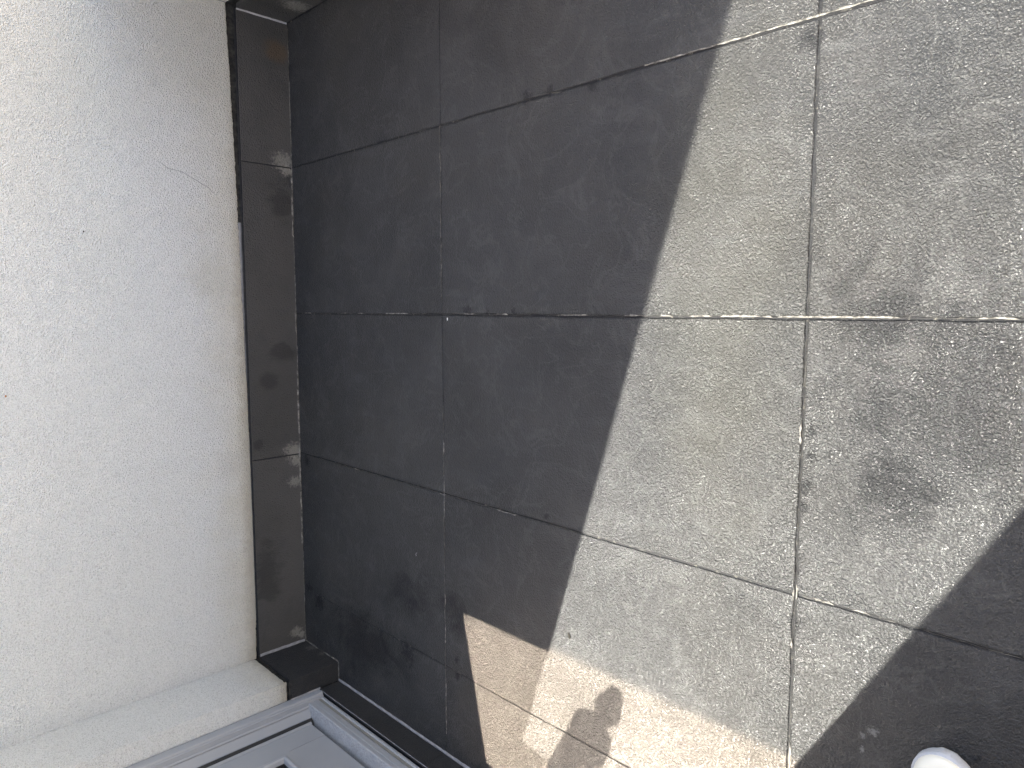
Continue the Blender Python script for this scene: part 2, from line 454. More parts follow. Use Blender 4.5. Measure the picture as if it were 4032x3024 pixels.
# ------------------------------------------------------------------ strips with uneven edges
def wavy_strip(name, a, b, u, w0, w1, mat, parent, thick, amp=0.0012, step=0.012, seed=1, gaps=0.0):
    """ribbon from a to b, spread along u from w0 to w1 (uneven), with thickness vector"""
    a, b, u, thick = Vector(a), Vector(b), Vector(u), Vector(thick)
    n = max(3, int((b - a).length / step)); v = []; f = []
    for i in range(n + 1):
        p = a.lerp(b, i / n)
        e0 = noise.noise((i * 0.37 + seed, seed * 3.3, 0.1)) + 0.5 * noise.noise((i * 1.1, seed, 7.7))
        e1 = noise.noise((i * 0.41 + seed * 2, 9.3, seed)) + 0.5 * noise.noise((i * 1.3, 4.2, seed))
        q0 = w0 + amp * e0; q1 = w1 + amp * e1
        if gaps and noise.noise((i * 0.12 + seed, 1.7, seed * 0.61)) > gaps: q1 = q0 + 0.0002
        if q1 < q0 + 0.0003: q1 = q0 + 0.0003
        v += [p + u * q0, p + u * q1, p + u * q1 * 0.999 + thick * 0.55, p + u * ((q0 + q1) / 2) + thick, p + u * q0 + thick * 0.55]
    for i in range(n):
        for k in range(5):
            l = (k + 1) % 5
            f.append((i * 5 + k, i * 5 + l, (i + 1) * 5 + l, (i + 1) * 5 + k))
    f.append((0, 1, 2, 3, 4)); f.append(tuple(n * 5 + k for k in (4, 3, 2, 1, 0)))
    return obj(name, v, f, mat, parent)

# pale mortar left along the joints
RES = []
for i, (a, b, u, gp) in enumerate((((0.0022, -0.45, 0.0), (0.0022, -2.2, 0.0), (1, 0, 0), 0.02), ((0.0024, 0.9, 0.0), (0.0024, -0.4, 0.0), (1, 0, 0), -0.22),
                                   ((0.14, -1.2028, 0.0), (-1.35, -1.2028, 0.0), (0, -1, 0), -0.42), ((-0.05, -1.1968, 0.0), (-0.75, -1.1968, 0.0), (0, 1, 0), -0.32),
                                   ((0.6026, -0.78, 0.0), (0.6026, -1.5, 0.0), (1, 0, 0), 0.0), ((-0.5950, -1.22, 0.0), (-0.5950, -1.8, 0.0), (1, 0, 0), -0.25),
                                   ((-0.6002, 0.8, 0.0), (-0.6002, -0.6, 0.0), (-1, 0, 0), -0.28), ((0.05, 0.0018, 0.0), (0.6, 0.0018, 0.0), (0, -1, 0), -0.22), ((-0.3, -0.0018, 0.0), (-1.45, -0.0018, 0.0), (0, -1, 0), -0.25))):
    RES.append((a, b, u, gp, 50 + i))

# ------------------------------------------------------------------ back wall
def ragged_sheet(name, line, top, face, thick, axis, mat, parent, step=0.006, amp=0.0022, seed=3):
    """rendered wall skin: ragged lower edge; axis 'x' = runs along x at y=face, axis 'y' = runs along y at x=face"""
    a0, a1 = line[0][0], line[-1][0]
    n = int(abs(a1 - a0) / step); low = []
    for i in range(n + 1):
        s = a0 + (a1 - a0) * i / n
        for (s0, z0), (s1, z1) in zip(line, line[1:]):
            if min(s0, s1) - 1e-9 <= s <= max(s0, s1) + 1e-9:
                z = z0 + (z1 - z0) * (s - s0) / (s1 - s0)
        z += amp * (noise.noise((s * 160, seed, 0)) + 1.2 * noise.noise((s * 45, seed, 5)) + 0.8 * noise.noise((s * 8, seed, 9)))
        low.append((s, z))
    def P(s, d, z): return (s, face + d, z) if axis == 'x' else (face - d, s, z)
    v = []; f = []
    for s, z in low:
        v += [P(s, thick, z), P(s, 0.0016, z - 0.0002), P(s, 0, z + 0.0022), P(s, 0, top), P(s, thick, top)]
    m = 5
    for i in range(n):
        for k in range(4):
            f.append((i * m + k, i * m + k + 1, (i + 1) * m + k + 1, (i + 1) * m + k))
        f.append((i * m + 4, i * m, (i + 1) * m, (i + 1) * m + 4))
    return obj(name, v, f, mat, parent)

for a, b, u, gp, sd in RES:
    wavy_strip('mortar_residue', a, b, u, -0.0012, 0.0022, M['lime'], floor, (0, 0, 0.0012), amp=0.0022, step=0.009, seed=sd, gaps=gp)
HW = 3.4
back = empty('wall', label='white rough rendered wall with a dark tile skirting along its foot', cat='wall')
box('wall_base', -1.46, 1.192, 0.992, 1.22, -0.10, 0.300, M['rough_mortar'], back)
box('wall_core', -1.46, 1.42, 0.9915, 1.2205, 0.3005, HW, M['plaster'], back)
for xj in (-0.6033, 0.5996):
    box('joint', xj - 0.0028, xj + 0.0028, 0.9795, 0.9917, 0.0004, 0.2120, M['black_sealant'], back)
ragged_sheet('plaster', [(-1.4535, 0.225), (-1.19, 0.216), (-0.664, 0.217), (-0.358, 0.221), (0.04, 0.228), (0.557, 0.235), (0.74, 0.239), (0.976, 0.245), (1.186, 0.251)],
             HW, 0.985, 0.0068, 'x', M['plaster'], back)
SK = [-1.4465, -0.6033, 0.5996, 1.1745]
for k in range(3):
    box('skirting_tile', SK[k] + (0.0027 if k else 0.0005), SK[k + 1] - (0.0027 if k < 2 else 0.0), 0.976, 0.9915, 0.0006, 0.2133, M['skirt'], back, 0.0012)
wavy_strip('top_sealant', (-1.44, 0.9785, 0.2140), (1.17, 0.9785, 0.2140), (0, 0, 1), -0.0005, 0.0085, M['black_sealant'], back, (0, -0.0012, 0), amp=0.0007, seed=4)
wavy_strip('base_bead', (-0.62, 0.9905, 0.219), (0.36, 0.9905, 0.219), (0, 0, 1), 0.0, 0.0135, M['bead'], back, (0, -0.004, 0), amp=0.0012, seed=8)
wavy_strip('floor_seam', (-1.0, 0.9748, 0.0004), (0.58, 0.9748, 0.0004), (0, 0, 1), 0.0, 0.0060, M['lime'], back, (0, -0.0018, 0), amp=0.0028, seed=11, gaps=0.30)
wavy_strip('floor_seam', (-1.44, 0.9752, 0.0003), (1.16, 0.9752, 0.0003), (0, -1, 0), -0.001, 0.0030, M['lime'], back, (0, 0, 0.0012), amp=0.0022, seed=15, gaps=0.12)
wavy_strip('corner_seam', (1.1695, 0.9752, 0.004), (1.1695, 0.9752, 0.212), (1, 0, 0), -0.0012, 0.0055, M['white_silicone'], back, (0, -0.0018, 0), amp=0.0009, seed=18)

# ------------------------------------------------------------------ right hand wall (leaves the frame at once)
rw = empty('wall', label='dark skirting and white wall end meeting the back wall at the top edge', cat='wall')
box('wall_base', 1.192, 1.415, -0.597, 1.22, -0.10, 0.300, M['rough_mortar'], rw)
box('wall_core', 1.1915, 1.42, -0.6005, 0.9905, 0.3005, 0.7505, M['plaster'], rw)
ragged_sheet('plaster', [(-0.60, 0.25), (0.983, 0.251)], 0.75, 1.1868, -0.0052, 'y', M['plaster'], rw, step=0.012)
for y0, y1 in ((-0.60, 0.0), (0.0, 0.9745)):
    box('skirting_tile', 1.176, 1.1915, y0 + 0.0015, y1 - 0.001, 0.0006, 0.2133, M['skirt'], rw, 0.0012)

# ------------------------------------------------------------------ pier between the back wall and the door
pier = empty('wall', label='bluish white rendered pier stepping out from the wall beside the door frame', cat='wall')
box('wall_base', -1.90, -1.462, 0.722, 1.2195, -0.10, 0.300, M['rough_mortar'], pier)
box('wall_core', -1.90, -1.4615, 0.7215, 1.219, 0.3005, 4.4, M['plaster'], pier)
ragged_sheet('plaster', [(0.7135, 0.2325), (0.984, 0.232)], 4.4, -1.4535, 0.0075, 'y', M['plaster'], pier, seed=21)
ragged_sheet('plaster', [(-1.5297, 0.2270), (-1.4537, 0.2285)], 4.4, 0.7135, 0.0075, 'x', M['plaster'], pier, seed=23, amp=0.0012)
box('skirting_tile', -1.4615, -1.4468, 0.7062, 0.9755, 0.0006, 0.2125, M['riser'], pier, 0.0012)
box('skirting_tile', -1.5265, -1.4472, 0.7048, 0.7190, 0.0006, 0.2118, M['riser'], pier, 0.0010)
wavy_strip('corner_seam', (-1.4455, 0.9752, 0.006), (-1.4455, 0.9752, 0.212), (1, 0, 0), -0.001, 0.0105, M['silicone'], pier, (0, -0.0022, 0), amp=0.0018, seed=25)
wavy_strip('top_sealant', (-1.4485, 0.709, 0.2132), (-1.4485, 0.974, 0.2132), (0, 0, 1), -0.0004, 0.0052, M['black_sealant'], pier, (0.0012, 0, 0), amp=0.0007, seed=27)
wavy_strip('top_sealant', (-1.525, 0.7065, 0.2126), (-1.449, 0.7065, 0.2126), (0, 0, 1), -0.0004, 0.0100, M['rough_mortar'], pier, (0, -0.0016, 0), amp=0.0009, seed=28)
wavy_strip('corner_seam', (-1.5268, 0.7040, 0.088), (-1.5268, 0.7040, 0.216), (1, 0, 0), -0.004, 0.0040, M['silicone'], pier, (0, -0.0022, 0), amp=0.0014, seed=29)
wavy_strip('floor_seam', (-1.4455, 0.7062, 0.0005), (-1.4455, 0.972, 0.0005), (1, 0, 0), -0.001, 0.0045, M['lime'], pier, (0, 0, 0.002), amp=0.0032, seed=31, gaps=0.25)
wavy_strip('floor_seam', (-1.5240, 0.7042, 0.0005), (-1.4460, 0.7042, 0.0005), (0, -1, 0), -0.001, 0.0045, M['lime'], pier, (0, 0, 0.002), amp=0.0022, seed=33)

# ------------------------------------------------------------------ door step faced with a low tile strip
step = empty('door_step', label='low dark tile riser under the grey door frame with a grey sealant line', cat='step')
box('step_core', -1.66, -1.5405, -3.0, 0.704, -0.10, 0.0840, M['black_sealant'], step)
for y0, y1 in ((0.0105, 0.7005), (-1.19, 0.0085), (-2.39, -1.192)):
    box('riser_tile', -1.540, -1.527, y0, y1, 0.0006, 0.0905, M['riser'], step, 0.0009)
wavy_strip('floor_seam', (-1.5262, 0.700, 0.0008), (-1.5262, -2.4, 0.0008), (1, 0, 0), -0.001, 0.0098, M['silicone'], step, (0, 0, 0.0045), amp=0.0016, seed=41)
wavy_strip('top_seam', (-1.531, 0.69, 0.0910), (-1.531, -1.0, 0.0910), (1, 0, 0), -0.0006, 0.0018, M['silicone'], step, (0, 0, 0.0007), amp=0.0008, seed=43)

# ------------------------------------------------------------------ glazed door
HD = 4.2  # unseen height, stretched so no head bar shades the floor
door = empty('glazed_door', label='grey aluminium framed glass door, only its lower corner in view', cat='door')
YS = -0.905                                             # inner edge of the unseen far jamb, placed to end the sunlit floor
jamb = [(-1.5300, 0.7120), (-1.5300, 0.6810), (-1.5312, 0.6770), (-1.5350, 0.6745), (-1.5400, 0.6740), (-1.5420, 0.6705), (-1.5600, 0.6690),
        (-1.5610, 0.6665), (-1.5640, 0.6645), (-1.5680, 0.6650), (-1.5700, 0.6665), (-1.5960, 0.6480), (-1.5975, 0.6440), (-1.6600, 0.6440), (-1.6600, 0.7120)]
extrude('jamb', jamb, 'z', 0.0925, HD, M['alu'], door)
extrude('jamb', [(-1.53, YS - 0.14), (-1.53, YS), (-1.66, YS), (-1.66, YS - 0.14)], 'z', 0.0925, HD, M['alu'], door)
sill = [(-1.6600, 0.0925), (-1.5480, 0.0925), (-1.5470, 0.0940), (-1.5470, 0.1010), (-1.5520, 0.1030), (-1.5530, 0.1045), (-1.5530, 0.1160), (-1.5500, 0.1185),
        (-1.5490, 0.1210), (-1.5490, 0.1400), (-1.5500, 0.1415), (-1.5500, 0.1570), (-1.5515, 0.1592), (-1.5535, 0.1600), (-1.5610, 0.1600), (-1.5625, 0.1580),
        (-1.5645, 0.1578), (-1.5660, 0.1590), (-1.6600, 0.1610)]
extrude('sill', sill, 'y', 0.02, 0.6685, M['alu_dirty'], door)
box('low_threshold', -1.66, -1.5485, YS + 0.0005, 0.0195, 0.0925, 0.110, M['alu'], door, 0.002)  # unseen, added low so sunlight reaches the floor beside the door
extrude('drain_strip', [(-1.5525, 0.1046), (-1.5518, 0.1046), (-1.5518, 0.1159), (-1.5525, 0.1159)], 'y', 0.021, 0.668, M['strip'], door)
# leaf
XF = -1.6050
def stile_profile(y0, y1):
    return [(XF, y0), (XF, y1 - 0.004), (XF - 0.0005, y1 - 0.002), (XF - 0.003, y1), (XF - 0.048, y1), (XF - 0.048, y0)]
extrude('stile', stile_profile(0.5135, 0.6180), 'z', 0.1800, HD, M['alu'], door)
extrude('stile_lip', [(XF + 0.0004, 0.6080), (XF + 0.0040, 0.6084), (XF + 0.0075, 0.6105), (XF + 0.0086, 0.6150), (XF + 0.0075, 0.6195), (XF + 0.0004, 0.6215)], 'z', 0.1800, HD, M['alu'], door)
box('bottom_rail', XF - 0.048, XF - 0.0004, 0.0, 0.5125, 0.1800, 0.3270, M['alu'], door, 0.0006)
bead = [(0.0, 0.0), (0.0, 0.0010), (0.0190, 0.0010), (0.0215, 0.0035), (0.0245, 0.0095), (0.0290, 0.0115), (0.0340, 0.0105), (0.0380, 0.0065), (0.0400, -0.0040), (0.0400, -0.0100), (0.0, -0.0100)]
# mitred beads: vertical one along the stile, horizontal one along the rail
n = len(bead)
def bead_mesh(vertical):
    v = []; f = []
    if vertical:
        for d, o in bead: v.append((XF + o, 0.5130 - d, 0.3275 + d))
        for d, o in bead: v.append((XF + o, 0.5130 - d, HD))
    else:
        for d, o in bead: v.append((XF + o, 0.5130 - d, 0.3275 + d))
        for d, o in bead: v.append((XF + o, 0.0, 0.3275 + d))
    for i in range(n):
        j = (i + 1) % n
        f.append((i, j, n + j, n + i))
    f.append(tuple(range(n))[::-1]); f.append(tuple(range(n, 2 * n)))
    obj('glazing_bead', v, f, M['alu'], door)
bead_mesh(True); bead_mesh(False)
# glass pane (unseen part left frameless to let the sun through) and the black gasket behind the bead
XG = XF - 0.022
prism('glass_pane', [(XG, 0.5100, 0.3300), (XG, 0.5100, HD), (XG, YS, HD), (XG, YS, 0.115), (XG, 0.0, 0.115), (XG, 0.0, 0.3300)], (-0.006, 0, 0), M['glass'], door)
extrude('gasket', [(XG + 0.0005, 0.4735), (XG + 0.010, 0.4735), (XG + 0.010, 0.4790), (XG + 0.0005, 0.4790)], 'z', 0.368, HD, M['rubber'], door)
extrude('gasket', [(XG + 0.0005, 0.3620), (XG + 0.010, 0.3620), (XG + 0.010, 0.3675), (XG + 0.0005, 0.3675)], 'y', 0.0, 0.479, M['rubber'], door)
extrude('gasket', [(-1.6580, 0.6225), (-1.6150, 0.6240), (-1.6060, 0.6300), (-1.5985, 0.6400), (-1.5985, 0.6436), (-1.6580, 0.6436)], 'z', 0.163, HD, M['rubber'], door)

# added unseen gobos shaping the sun patch and figure shadow: points given where their edge falls on the floor, carried back up the sun's rays
def carry(p, X):
    t_ = (X - p[0]) / SUN.x
    return Vector((p[0], p[1], 0.0)) + SUN * t_
XGOBO = XG - 0.008
ZT = carry((-0.973, 0), XGOBO).z
head = [(-1.0988, -0.6414), (-1.0835, -0.6465), (-1.0639, -0.655), (-1.0425, -0.6721), (-1.0256, -0.6891), (-1.0109, -0.7008), (-1.0028, -0.7141), (-1.0018, -0.7275),
        (-1.0112, -0.7393), (-1.0257, -0.7452), (-1.0406, -0.7432), (-1.0553, -0.7385), (-1.07, -0.7404), (-1.089, -0.7358), (-1.1096, -0.7246), (-1.1284, -0.7046),
        (-1.1362, -0.7065), (-1.154, -0.7119), (-1.1748, -0.7106), (-1.2009, -0.7042), (-1.2268, -0.6927), (-1.2492, -0.6826), (-1.40, -0.640), (-1.62, -0.60)]
shoulder = [(-1.3284, -0.4793), (-1.2657, -0.5126), (-1.204, -0.5468), (-1.1546, -0.5765), (-1.1349, -0.5874), (-1.1183, -0.6019), (-1.1078, -0.6164), (-1.104, -0.6289)]
gobo_floor = [(-0.973, -0.03), (-0.973, -0.4785), (-1.3150, -0.3715), (-1.3284, -0.4793), (-1.62, -0.47), (-1.62, -0.10)]
hc = (-1.052, -0.698)
head = [(hc[0] + (x - hc[0]) * 1.10, hc[1] + (y - hc[1]) * 1.10) if i in range(2, 14) else (x, y) for i, (x, y) in enumerate(head)]
head[0] = (-1.0990, -0.6530); head[1] = (-1.0860, -0.6520); head[15] = (-1.1290, -0.6950); head[16] = (-1.1370, -0.6990)
shoulder = [(x + (0.006 if i in (4, 5, 6) else 0), y + (0.006 if i in (3, 4, 5, 6) else 0)) for i, (x, y) in enumerate(shoulder)]
head_floor = shoulder + head + [(-1.62, -0.4705)]
pts = [carry(p, XGOBO) for p in gobo_floor]
prism('warm_gobo', [p_ + Vector((0.003, 0, 0)) for p_ in pts], (-0.0004, 0, 0), M['warm_gobo'], door)  # added sheet that dims and warms the sunlit wedge
prism('warm_gobo', [carry(p, XGOBO) + Vector((0.003, 0, 0)) for p in head_floor], (-0.0004, 0, 0), M['figure_gobo'], door)  # added sheet cut to a figure's outline to cast its shadow
grade(M['grey_gobo'], ZT - 0.018, ZT + 0.022)
prism('grey_gobo', [(XGOBO, 0.505, ZT - 0.02), (XGOBO, 0.505, HD - 0.1), (XGOBO, YS, HD - 0.1), (XGOBO, YS, ZT - 0.02)], (-0.0002, 0, 0), M['grey_gobo'], door)  # added sheet that dims the sun over the wide floor area

# unseen panels added behind the glass to cut off the sunlight
cur = empty('sun_blocker', label='unseen dark panels added behind the door glass to shade the floor', cat='sun_blocker')
XC = -1.700
def cpoly(fl): return [carry(p, XC) for p in fl]
lo = cpoly([(-0.9735, -0.0907), (-1.70, -0.265)])
hi_ = cpoly([(-0.9735, -0.4785), (1.9, -1.390)])
prism('sun_blocker_panel', [lo[0], lo[1], Vector((XC, 0.715, lo[1].z)), Vector((XC, 0.715, lo[0].z))], (-0.012, 0, 0), M['sun_blocker'], cur)
prism('sun_blocker_panel', [hi_[0], hi_[1], Vector((XC, 0.715, hi_[1].z)), Vector((XC, 0.715, hi_[0].z))], (-0.012, 0, 0), M['sun_blocker'], cur)

# unseen wall added behind the camera to bounce sunlight onto the terrace
par = empty('bounce_wall', label='unseen white wall added behind the camera to bounce sunlight', cat='wall')
box('plaster', -1.50, 3.2, -3.62, -3.32, -0.10, 1.50, M['plaster'], par, 0.004)
box('coping', -1.50, 3.2, -3.65, -3.29, 1.5005, 1.54, M['alu'], par, 0.003)

# house wall beyond the door, on the photographer's side
hw = empty('wall', label='rendered house wall on the far side of the glass door', cat='wall')
box('plaster', -1.80, -1.52, -4.5, YS - 0.145, -0.10, 2.3, M['plaster'], hw)

# ------------------------------------------------------------------ small things lying about
def scrap(name, label, cat, loc, outline, curl, thick, mat, rot=0.0):
    """a small curled scrap: outline points in its own plane, lifted at the rim"""
    c, s_ = math.cos(rot), math.sin(rot)
    n = len(outline); v = []; f = []
    for k, dz in ((0, 0.0), (1, thick)):
        v.append((0, 0, 0.0006 + dz))
        for r_ in (0.55, 1.0):
            for x, y in outline:
                X, Y = x * r_, y * r_
                v.append((X * c - Y * s_, X * s_ + Y * c, 0.0006 + dz + curl * (r_ ** 2) * (X * X * 1.0 + 0.3 * Y * Y) / max(1e-9, max(a * a for a, _ in outline))))
    m = 1 + 2 * n
    for k in (0, 1):
        o = k * m
        for i in range(n):
            j = (i + 1) % n
            f.append((o, o + 1 + i, o + 1 + j)); f.append((o + 1 + i, o + 1 + n + i, o + 1 + n + j, o + 1 + j))
    for i in range(n):
        j = (i + 1) % n
        f.append((1 + n + i, 1 + n + j, m + 1 + n + j, m + 1 + n + i))
    o = obj(name, v, f, mat, None, True); o.location = loc
    return tag(o, label, cat)
def plain(name, c, r=0.7, spec=0.5):
    t = NT(name); return t.out(t.mix(t.noise(300, 3), tuple(x * 0.75 for x in c), c), r, spec=spec)
leaf_o = [(0.0085 * math.cos(a), 0.0042 * math.sin(a) * (1 - 0.25 * math.cos(a))) for a in [i * math.tau / 14 for i in range(14)]]
leaf_o[0] = (0.0112, 0.0)
scrap('dry_leaf', 'small dark dried leaf lying alone on the sunlit tile above the bright patch', 'leaf', (-0.9074, -0.5585, 0), leaf_o, 0.0034, 0.0006, plain('dry_leaf_brown', (0.030, 0.027, 0.022), 0.95, 0.05), 0.35)
scrap('paint_chip', 'tiny white chip lying beside the crossing of two joints', 'chip', (-0.0142, -0.0283, 0), [(0.0045, -0.002), (0.0048, 0.0022), (-0.001, 0.0027), (-0.0046, 0.0012), (-0.004, -0.0014)], 0.0004, 0.0010, plain('white_chip', (0.78, 0.77, 0.74)))
scrap('debris_fleck', 'tiny dark fleck on the shaded tile left of the thin long joint', 'debris', (-0.2734, 0.0215, 0), [(0.004, -0.001), (0.003, 0.0016), (-0.003, 0.0012), (-0.0038, -0.0012)], 0.0004, 0.0008, plain('dark_fleck', (0.012, 0.012, 0.012)), 0.6)
scrap('debris_fleck', 'tiny dark fleck on the shaded tile near the skirting', 'debris', (0.1973, 0.5088, 0), [(0.0036, -0.0014), (0.003, 0.0014), (-0.003, 0.0016), (-0.0038, -0.001)], 0.0004, 0.0008, bpy.data.materials['dark_fleck'], 1.1)
scrap('debris_fleck', 'tiny dark fleck in the shade right of the thin long joint', 'debris', (-0.3677, -0.2461, 0), [(0.0036, -0.0012), (0.0028, 0.0014), (-0.003, 0.0012), (-0.0036, -0.0012)], 0.0004, 0.0008, bpy.data.materials['dark_fleck'], 2.0)
scrap('pebble', 'small black pebble just beside the toe of the white shoe', 'pebble', (-0.8105, -1.5232 - 0.028, 0), [(0.0042 * math.cos(a) * (1 + 0.2 * math.sin(3 * a)), 0.0036 * math.sin(a)) for a in [i * math.tau / 10 for i in range(10)]], -0.0008, 0.0030, plain('black_grit', (0.010, 0.009, 0.010)))
fl = scrap('rust_fleck', 'small orange fleck stuck on the white wall at the left edge', 'fleck', (0, 0, 0), [(0.004 * math.cos(a), 0.003 * math.sin(a) * (1 + 0.3 * math.cos(2 * a))) for a in [i * math.tau / 9 for i in range(9)]], 0.0002, 0.0008, plain('rust', (0.40, 0.15, 0.03)))
fl.location = (-0.2661, 0.9848, 1.0346); fl.rotation_euler = (R(90), 0, 0)
fl = scrap('dark_fleck', 'tiny dark speck stuck on the white wall', 'fleck', (0, 0, 0), [(0.003 * math.cos(a), 0.002 * math.sin(a)) for a in [i * math.tau / 8 for i in range(8)]], 0.0002, 0.0008, bpy.data.materials['dark_fleck'])
fl.location = (0.2835, 0.9848, 0.7797); fl.rotation_euler = (R(90), 0, 0)

def tube(name, pts, rad, mat, parent=None, sides=6):
    P = [Vector(p) for p in pts]; v = []; f = []
    for i, p in enumerate(P):
        d = (P[min(i + 1, len(P) - 1)] - P[max(i - 1, 0)]).normalized()
        a = d.orthogonal().normalized(); b = d.cross(a)
        r_ = rad[i] if isinstance(rad, (list, tuple)) else rad
        for k in range(sides):
            an = math.tau * k / sides
            v.append(p + (a * math.cos(an) + b * math.sin(an)) * r_)
    for i in range(len(P) - 1):
        for k in range(sides):
            l = (k + 1) % sides
            f.append((i * sides + k, i * sides + l, (i + 1) * sides + l, (i + 1) * sides + k))
    f.append(tuple(range(sides))[::-1]); f.append(tuple(range((len(P) - 1) * sides, len(P) * sides)))
    return obj(name, v, f, mat, parent, True)
th = tube('thread', [(-0.8456 + 0.013 * (i / 9 - 0.5), 0.1553 + 0.0035 * math.sin(i / 9 * 3.4) - 0.003 * (i / 9), 0.0012 + 0.0008 * math.sin(i / 9 * 3.1)) for i in range(10)], 0.00055, plain('white_thread', (0.55, 0.54, 0.53)))
tag(th, 'short pale curved thread lying on the shaded tile', 'thread')

# ------------------------------------------------------------------ the person taking the picture (only a shoe tip is in the frame)
per = empty('person', label='person standing by the door, only the tip of a white shoe in view', cat='person')
M['skin'] = plain('skin', (0.52, 0.34, 0.25), 0.5)
M['denim'] = plain('dark_trousers', (0.34, 0.31, 0.26), 0.9)
M['knit'] = plain('grey_jumper', (0.42, 0.41, 0.39), 0.95)
M['hair'] = plain('brown_hair', (0.035, 0.022, 0.014), 0.55)
t = NT('white_leather')
M['leather'] = t.out(t.mix(t.noise(60, 4), (0.70, 0.67, 0.585), (0.76, 0.73, 0.645)), 0.42, t.bump(t.noise(900, 2), 0.15, 0.0004))
M['sole'] = plain('white_sole', (0.50, 0.51, 0.54), 0.6)
M['lace'] = plain('white_lace', (0.75, 0.75, 0.73), 0.9)
M['phone'] = plain('phone_back', (0.03, 0.03, 0.035), 0.3)

def skin(name, nodes, edges, root, mat, parent, sub=2):
    names = list(nodes)
    me = bpy.data.meshes.new(name)
    me.from_pydata([nodes[k][0] for k in names], [(names.index(a), names.index(b)) for a, b in edges], [])
    o = link(bpy.data.objects.new(name, me), parent)
    md = o.modifiers.new('skin', 'SKIN'); md.use_smooth_shade = True
    for i, k in enumerate(names):
        sv = me.skin_vertices[0].data[i]
        r_ = nodes[k][1]
        sv.radius = r_ if isinstance(r_, tuple) else (r_, r_)
        sv.use_root = (k == root)
    ms = o.modifiers.new('subdivision', 'SUBSURF'); ms.levels = sub; ms.render_levels = sub
    me.materials.append(mat)
    return o

CX, CY, CZ = Vector((0.0007, -0.7030, -0.7112)), Vector((0.9947, 0.0739, -0.0721)), Vector((0.1032, -0.7073, 0.6993))
def cl(x, y, z): return CP + CX * x + CY * y + CZ * z        # a point near the phone, in the phone's own axes
J = {
 'pelvis': (Vector((-0.90, -1.55, 0.95)), (0.13, 0.15)),
 'waist': (Vector((-0.86, -1.55, 1.10)), (0.11, 0.135)),
 'chest': (Vector((-0.76, -1.56, 1.29)), (0.115, 0.15)),
 'neck0': (Vector((-0.68, -1.57, 1.46)), 0.058),
 'neck1': (Vector((-0.645, -1.575, 1.53)), 0.052),
 'jaw': (Vector((-0.615, -1.58, 1.575)), (0.064, 0.068)),
 'face': (Vector((-0.590, -1.585, 1.645)), (0.086, 0.078)),
 'crown': (Vector((-0.60, -1.585, 1.715)), (0.078, 0.072)),
 'nose': (Vector((-0.487, -1.60, 1.630)), 0.013),
 'hipL': (Vector((-0.93, -1.46, 0.89)), 0.098), 'kneeL': (Vector((-0.99, -1.37, 0.48)), 0.062), 'ankleL': (Vector((-1.20, -1.35, 0.10)), 0.042), 'footL': (Vector((-1.12, -1.34, 0.045)), 0.034), 'toeL': (Vector((-1.02, -1.33, 0.03)), 0.024),
 'hipR': (Vector((-0.91, -1.64, 0.89)), 0.098), 'kneeR': (Vector((-0.88, -1.62, 0.48)), 0.062), 'ankleR': (Vector((-0.99, -1.575, 0.10)), 0.042), 'footR': (Vector((-0.91, -1.565, 0.045)), 0.034), 'toeR': (Vector((-0.825, -1.55, 0.03)), 0.022),
 'shL': (Vector((-0.66, -1.40, 1.42)), 0.062), 'elL': (Vector((-0.40, -1.42, 1.30)), 0.043), 'wrL': (cl(-0.105, -0.115, 0.035), 0.027),
 'shR': (Vector((-0.66, -1.74, 1.42)), 0.062), 'elR': (Vector((-0.36, -1.93, 1.27)), 0.043), 'wrR': (cl(0.215, -0.115, 0.035), 0.027),
}
E_ = [('pelvis', 'waist'), ('waist', 'chest'), ('chest', 'neck0'), ('neck0', 'neck1'), ('neck1', 'jaw'), ('jaw', 'face'), ('face', 'crown'), ('face', 'nose'),
      ('pelvis', 'hipL'), ('hipL', 'kneeL'), ('kneeL', 'ankleL'), ('ankleL', 'footL'), ('footL', 'toeL'),
      ('pelvis', 'hipR'), ('hipR', 'kneeR'), ('kneeR', 'ankleR'), ('ankleR', 'footR'), ('footR', 'toeR'),
      ('chest', 'shL'), ('shL', 'elL'), ('elL', 'wrL'), ('chest', 'shR'), ('shR', 'elR'), ('elR', 'wrR')]
# hands: palm behind the end of the phone, thumb on the screen, four fingers round the back edge
for S, x0, sg in (('L', -0.055, -1), ('R', 0.165, 1)):
    J['palm' + S] = (cl(x0 + sg * 0.034, -0.062, 0.028), (0.030, 0.014))
    E_.append(('wr' + S, 'palm' + S))
    for k, (dy, ln) in enumerate(((0.026, 0.92), (0.008, 1.0), (-0.010, 0.95), (-0.027, 0.78))):
        a, b, c = 'kn%d' % k + S, 'mid%d' % k + S, 'tip%d' % k + S
        J[a] = (cl(x0 + sg * 0.028, dy - 0.014, 0.019), 0.0092)
        J[b] = (cl(x0 + sg * 0.010, dy - 0.006 + 0.004 * ln, 0.0065), 0.0082)
        J[c] = (cl(x0 - sg * 0.016 * ln, dy, 0.0105), 0.0068)
        E_ += [('palm' + S, a), (a, b), (b, c)]
    J['th0' + S] = (cl(x0 + sg * 0.020, -0.066, 0.040), 0.0115); J['th1' + S] = (cl(x0 - sg * 0.004, -0.044, 0.037), 0.0095); J['th2' + S] = (cl(x0 - sg * 0.022, -0.026, 0.0325), 0.0080)
    E_ += [('palm' + S, 'th0' + S), ('th0' + S, 'th1' + S), ('th1' + S, 'th2' + S)]
skin('body', J, E_, 'pelvis', M['skin'], per, 2)
def sub_(keys, dr): return {k: (J[k][0], tuple(a + dr for a in J[k][1]) if isinstance(J[k][1], tuple) else J[k][1] + dr) for k in keys}
tr = sub_(['pelvis', 'waist', 'hipL', 'kneeL', 'hipR', 'kneeR'], 0.020)
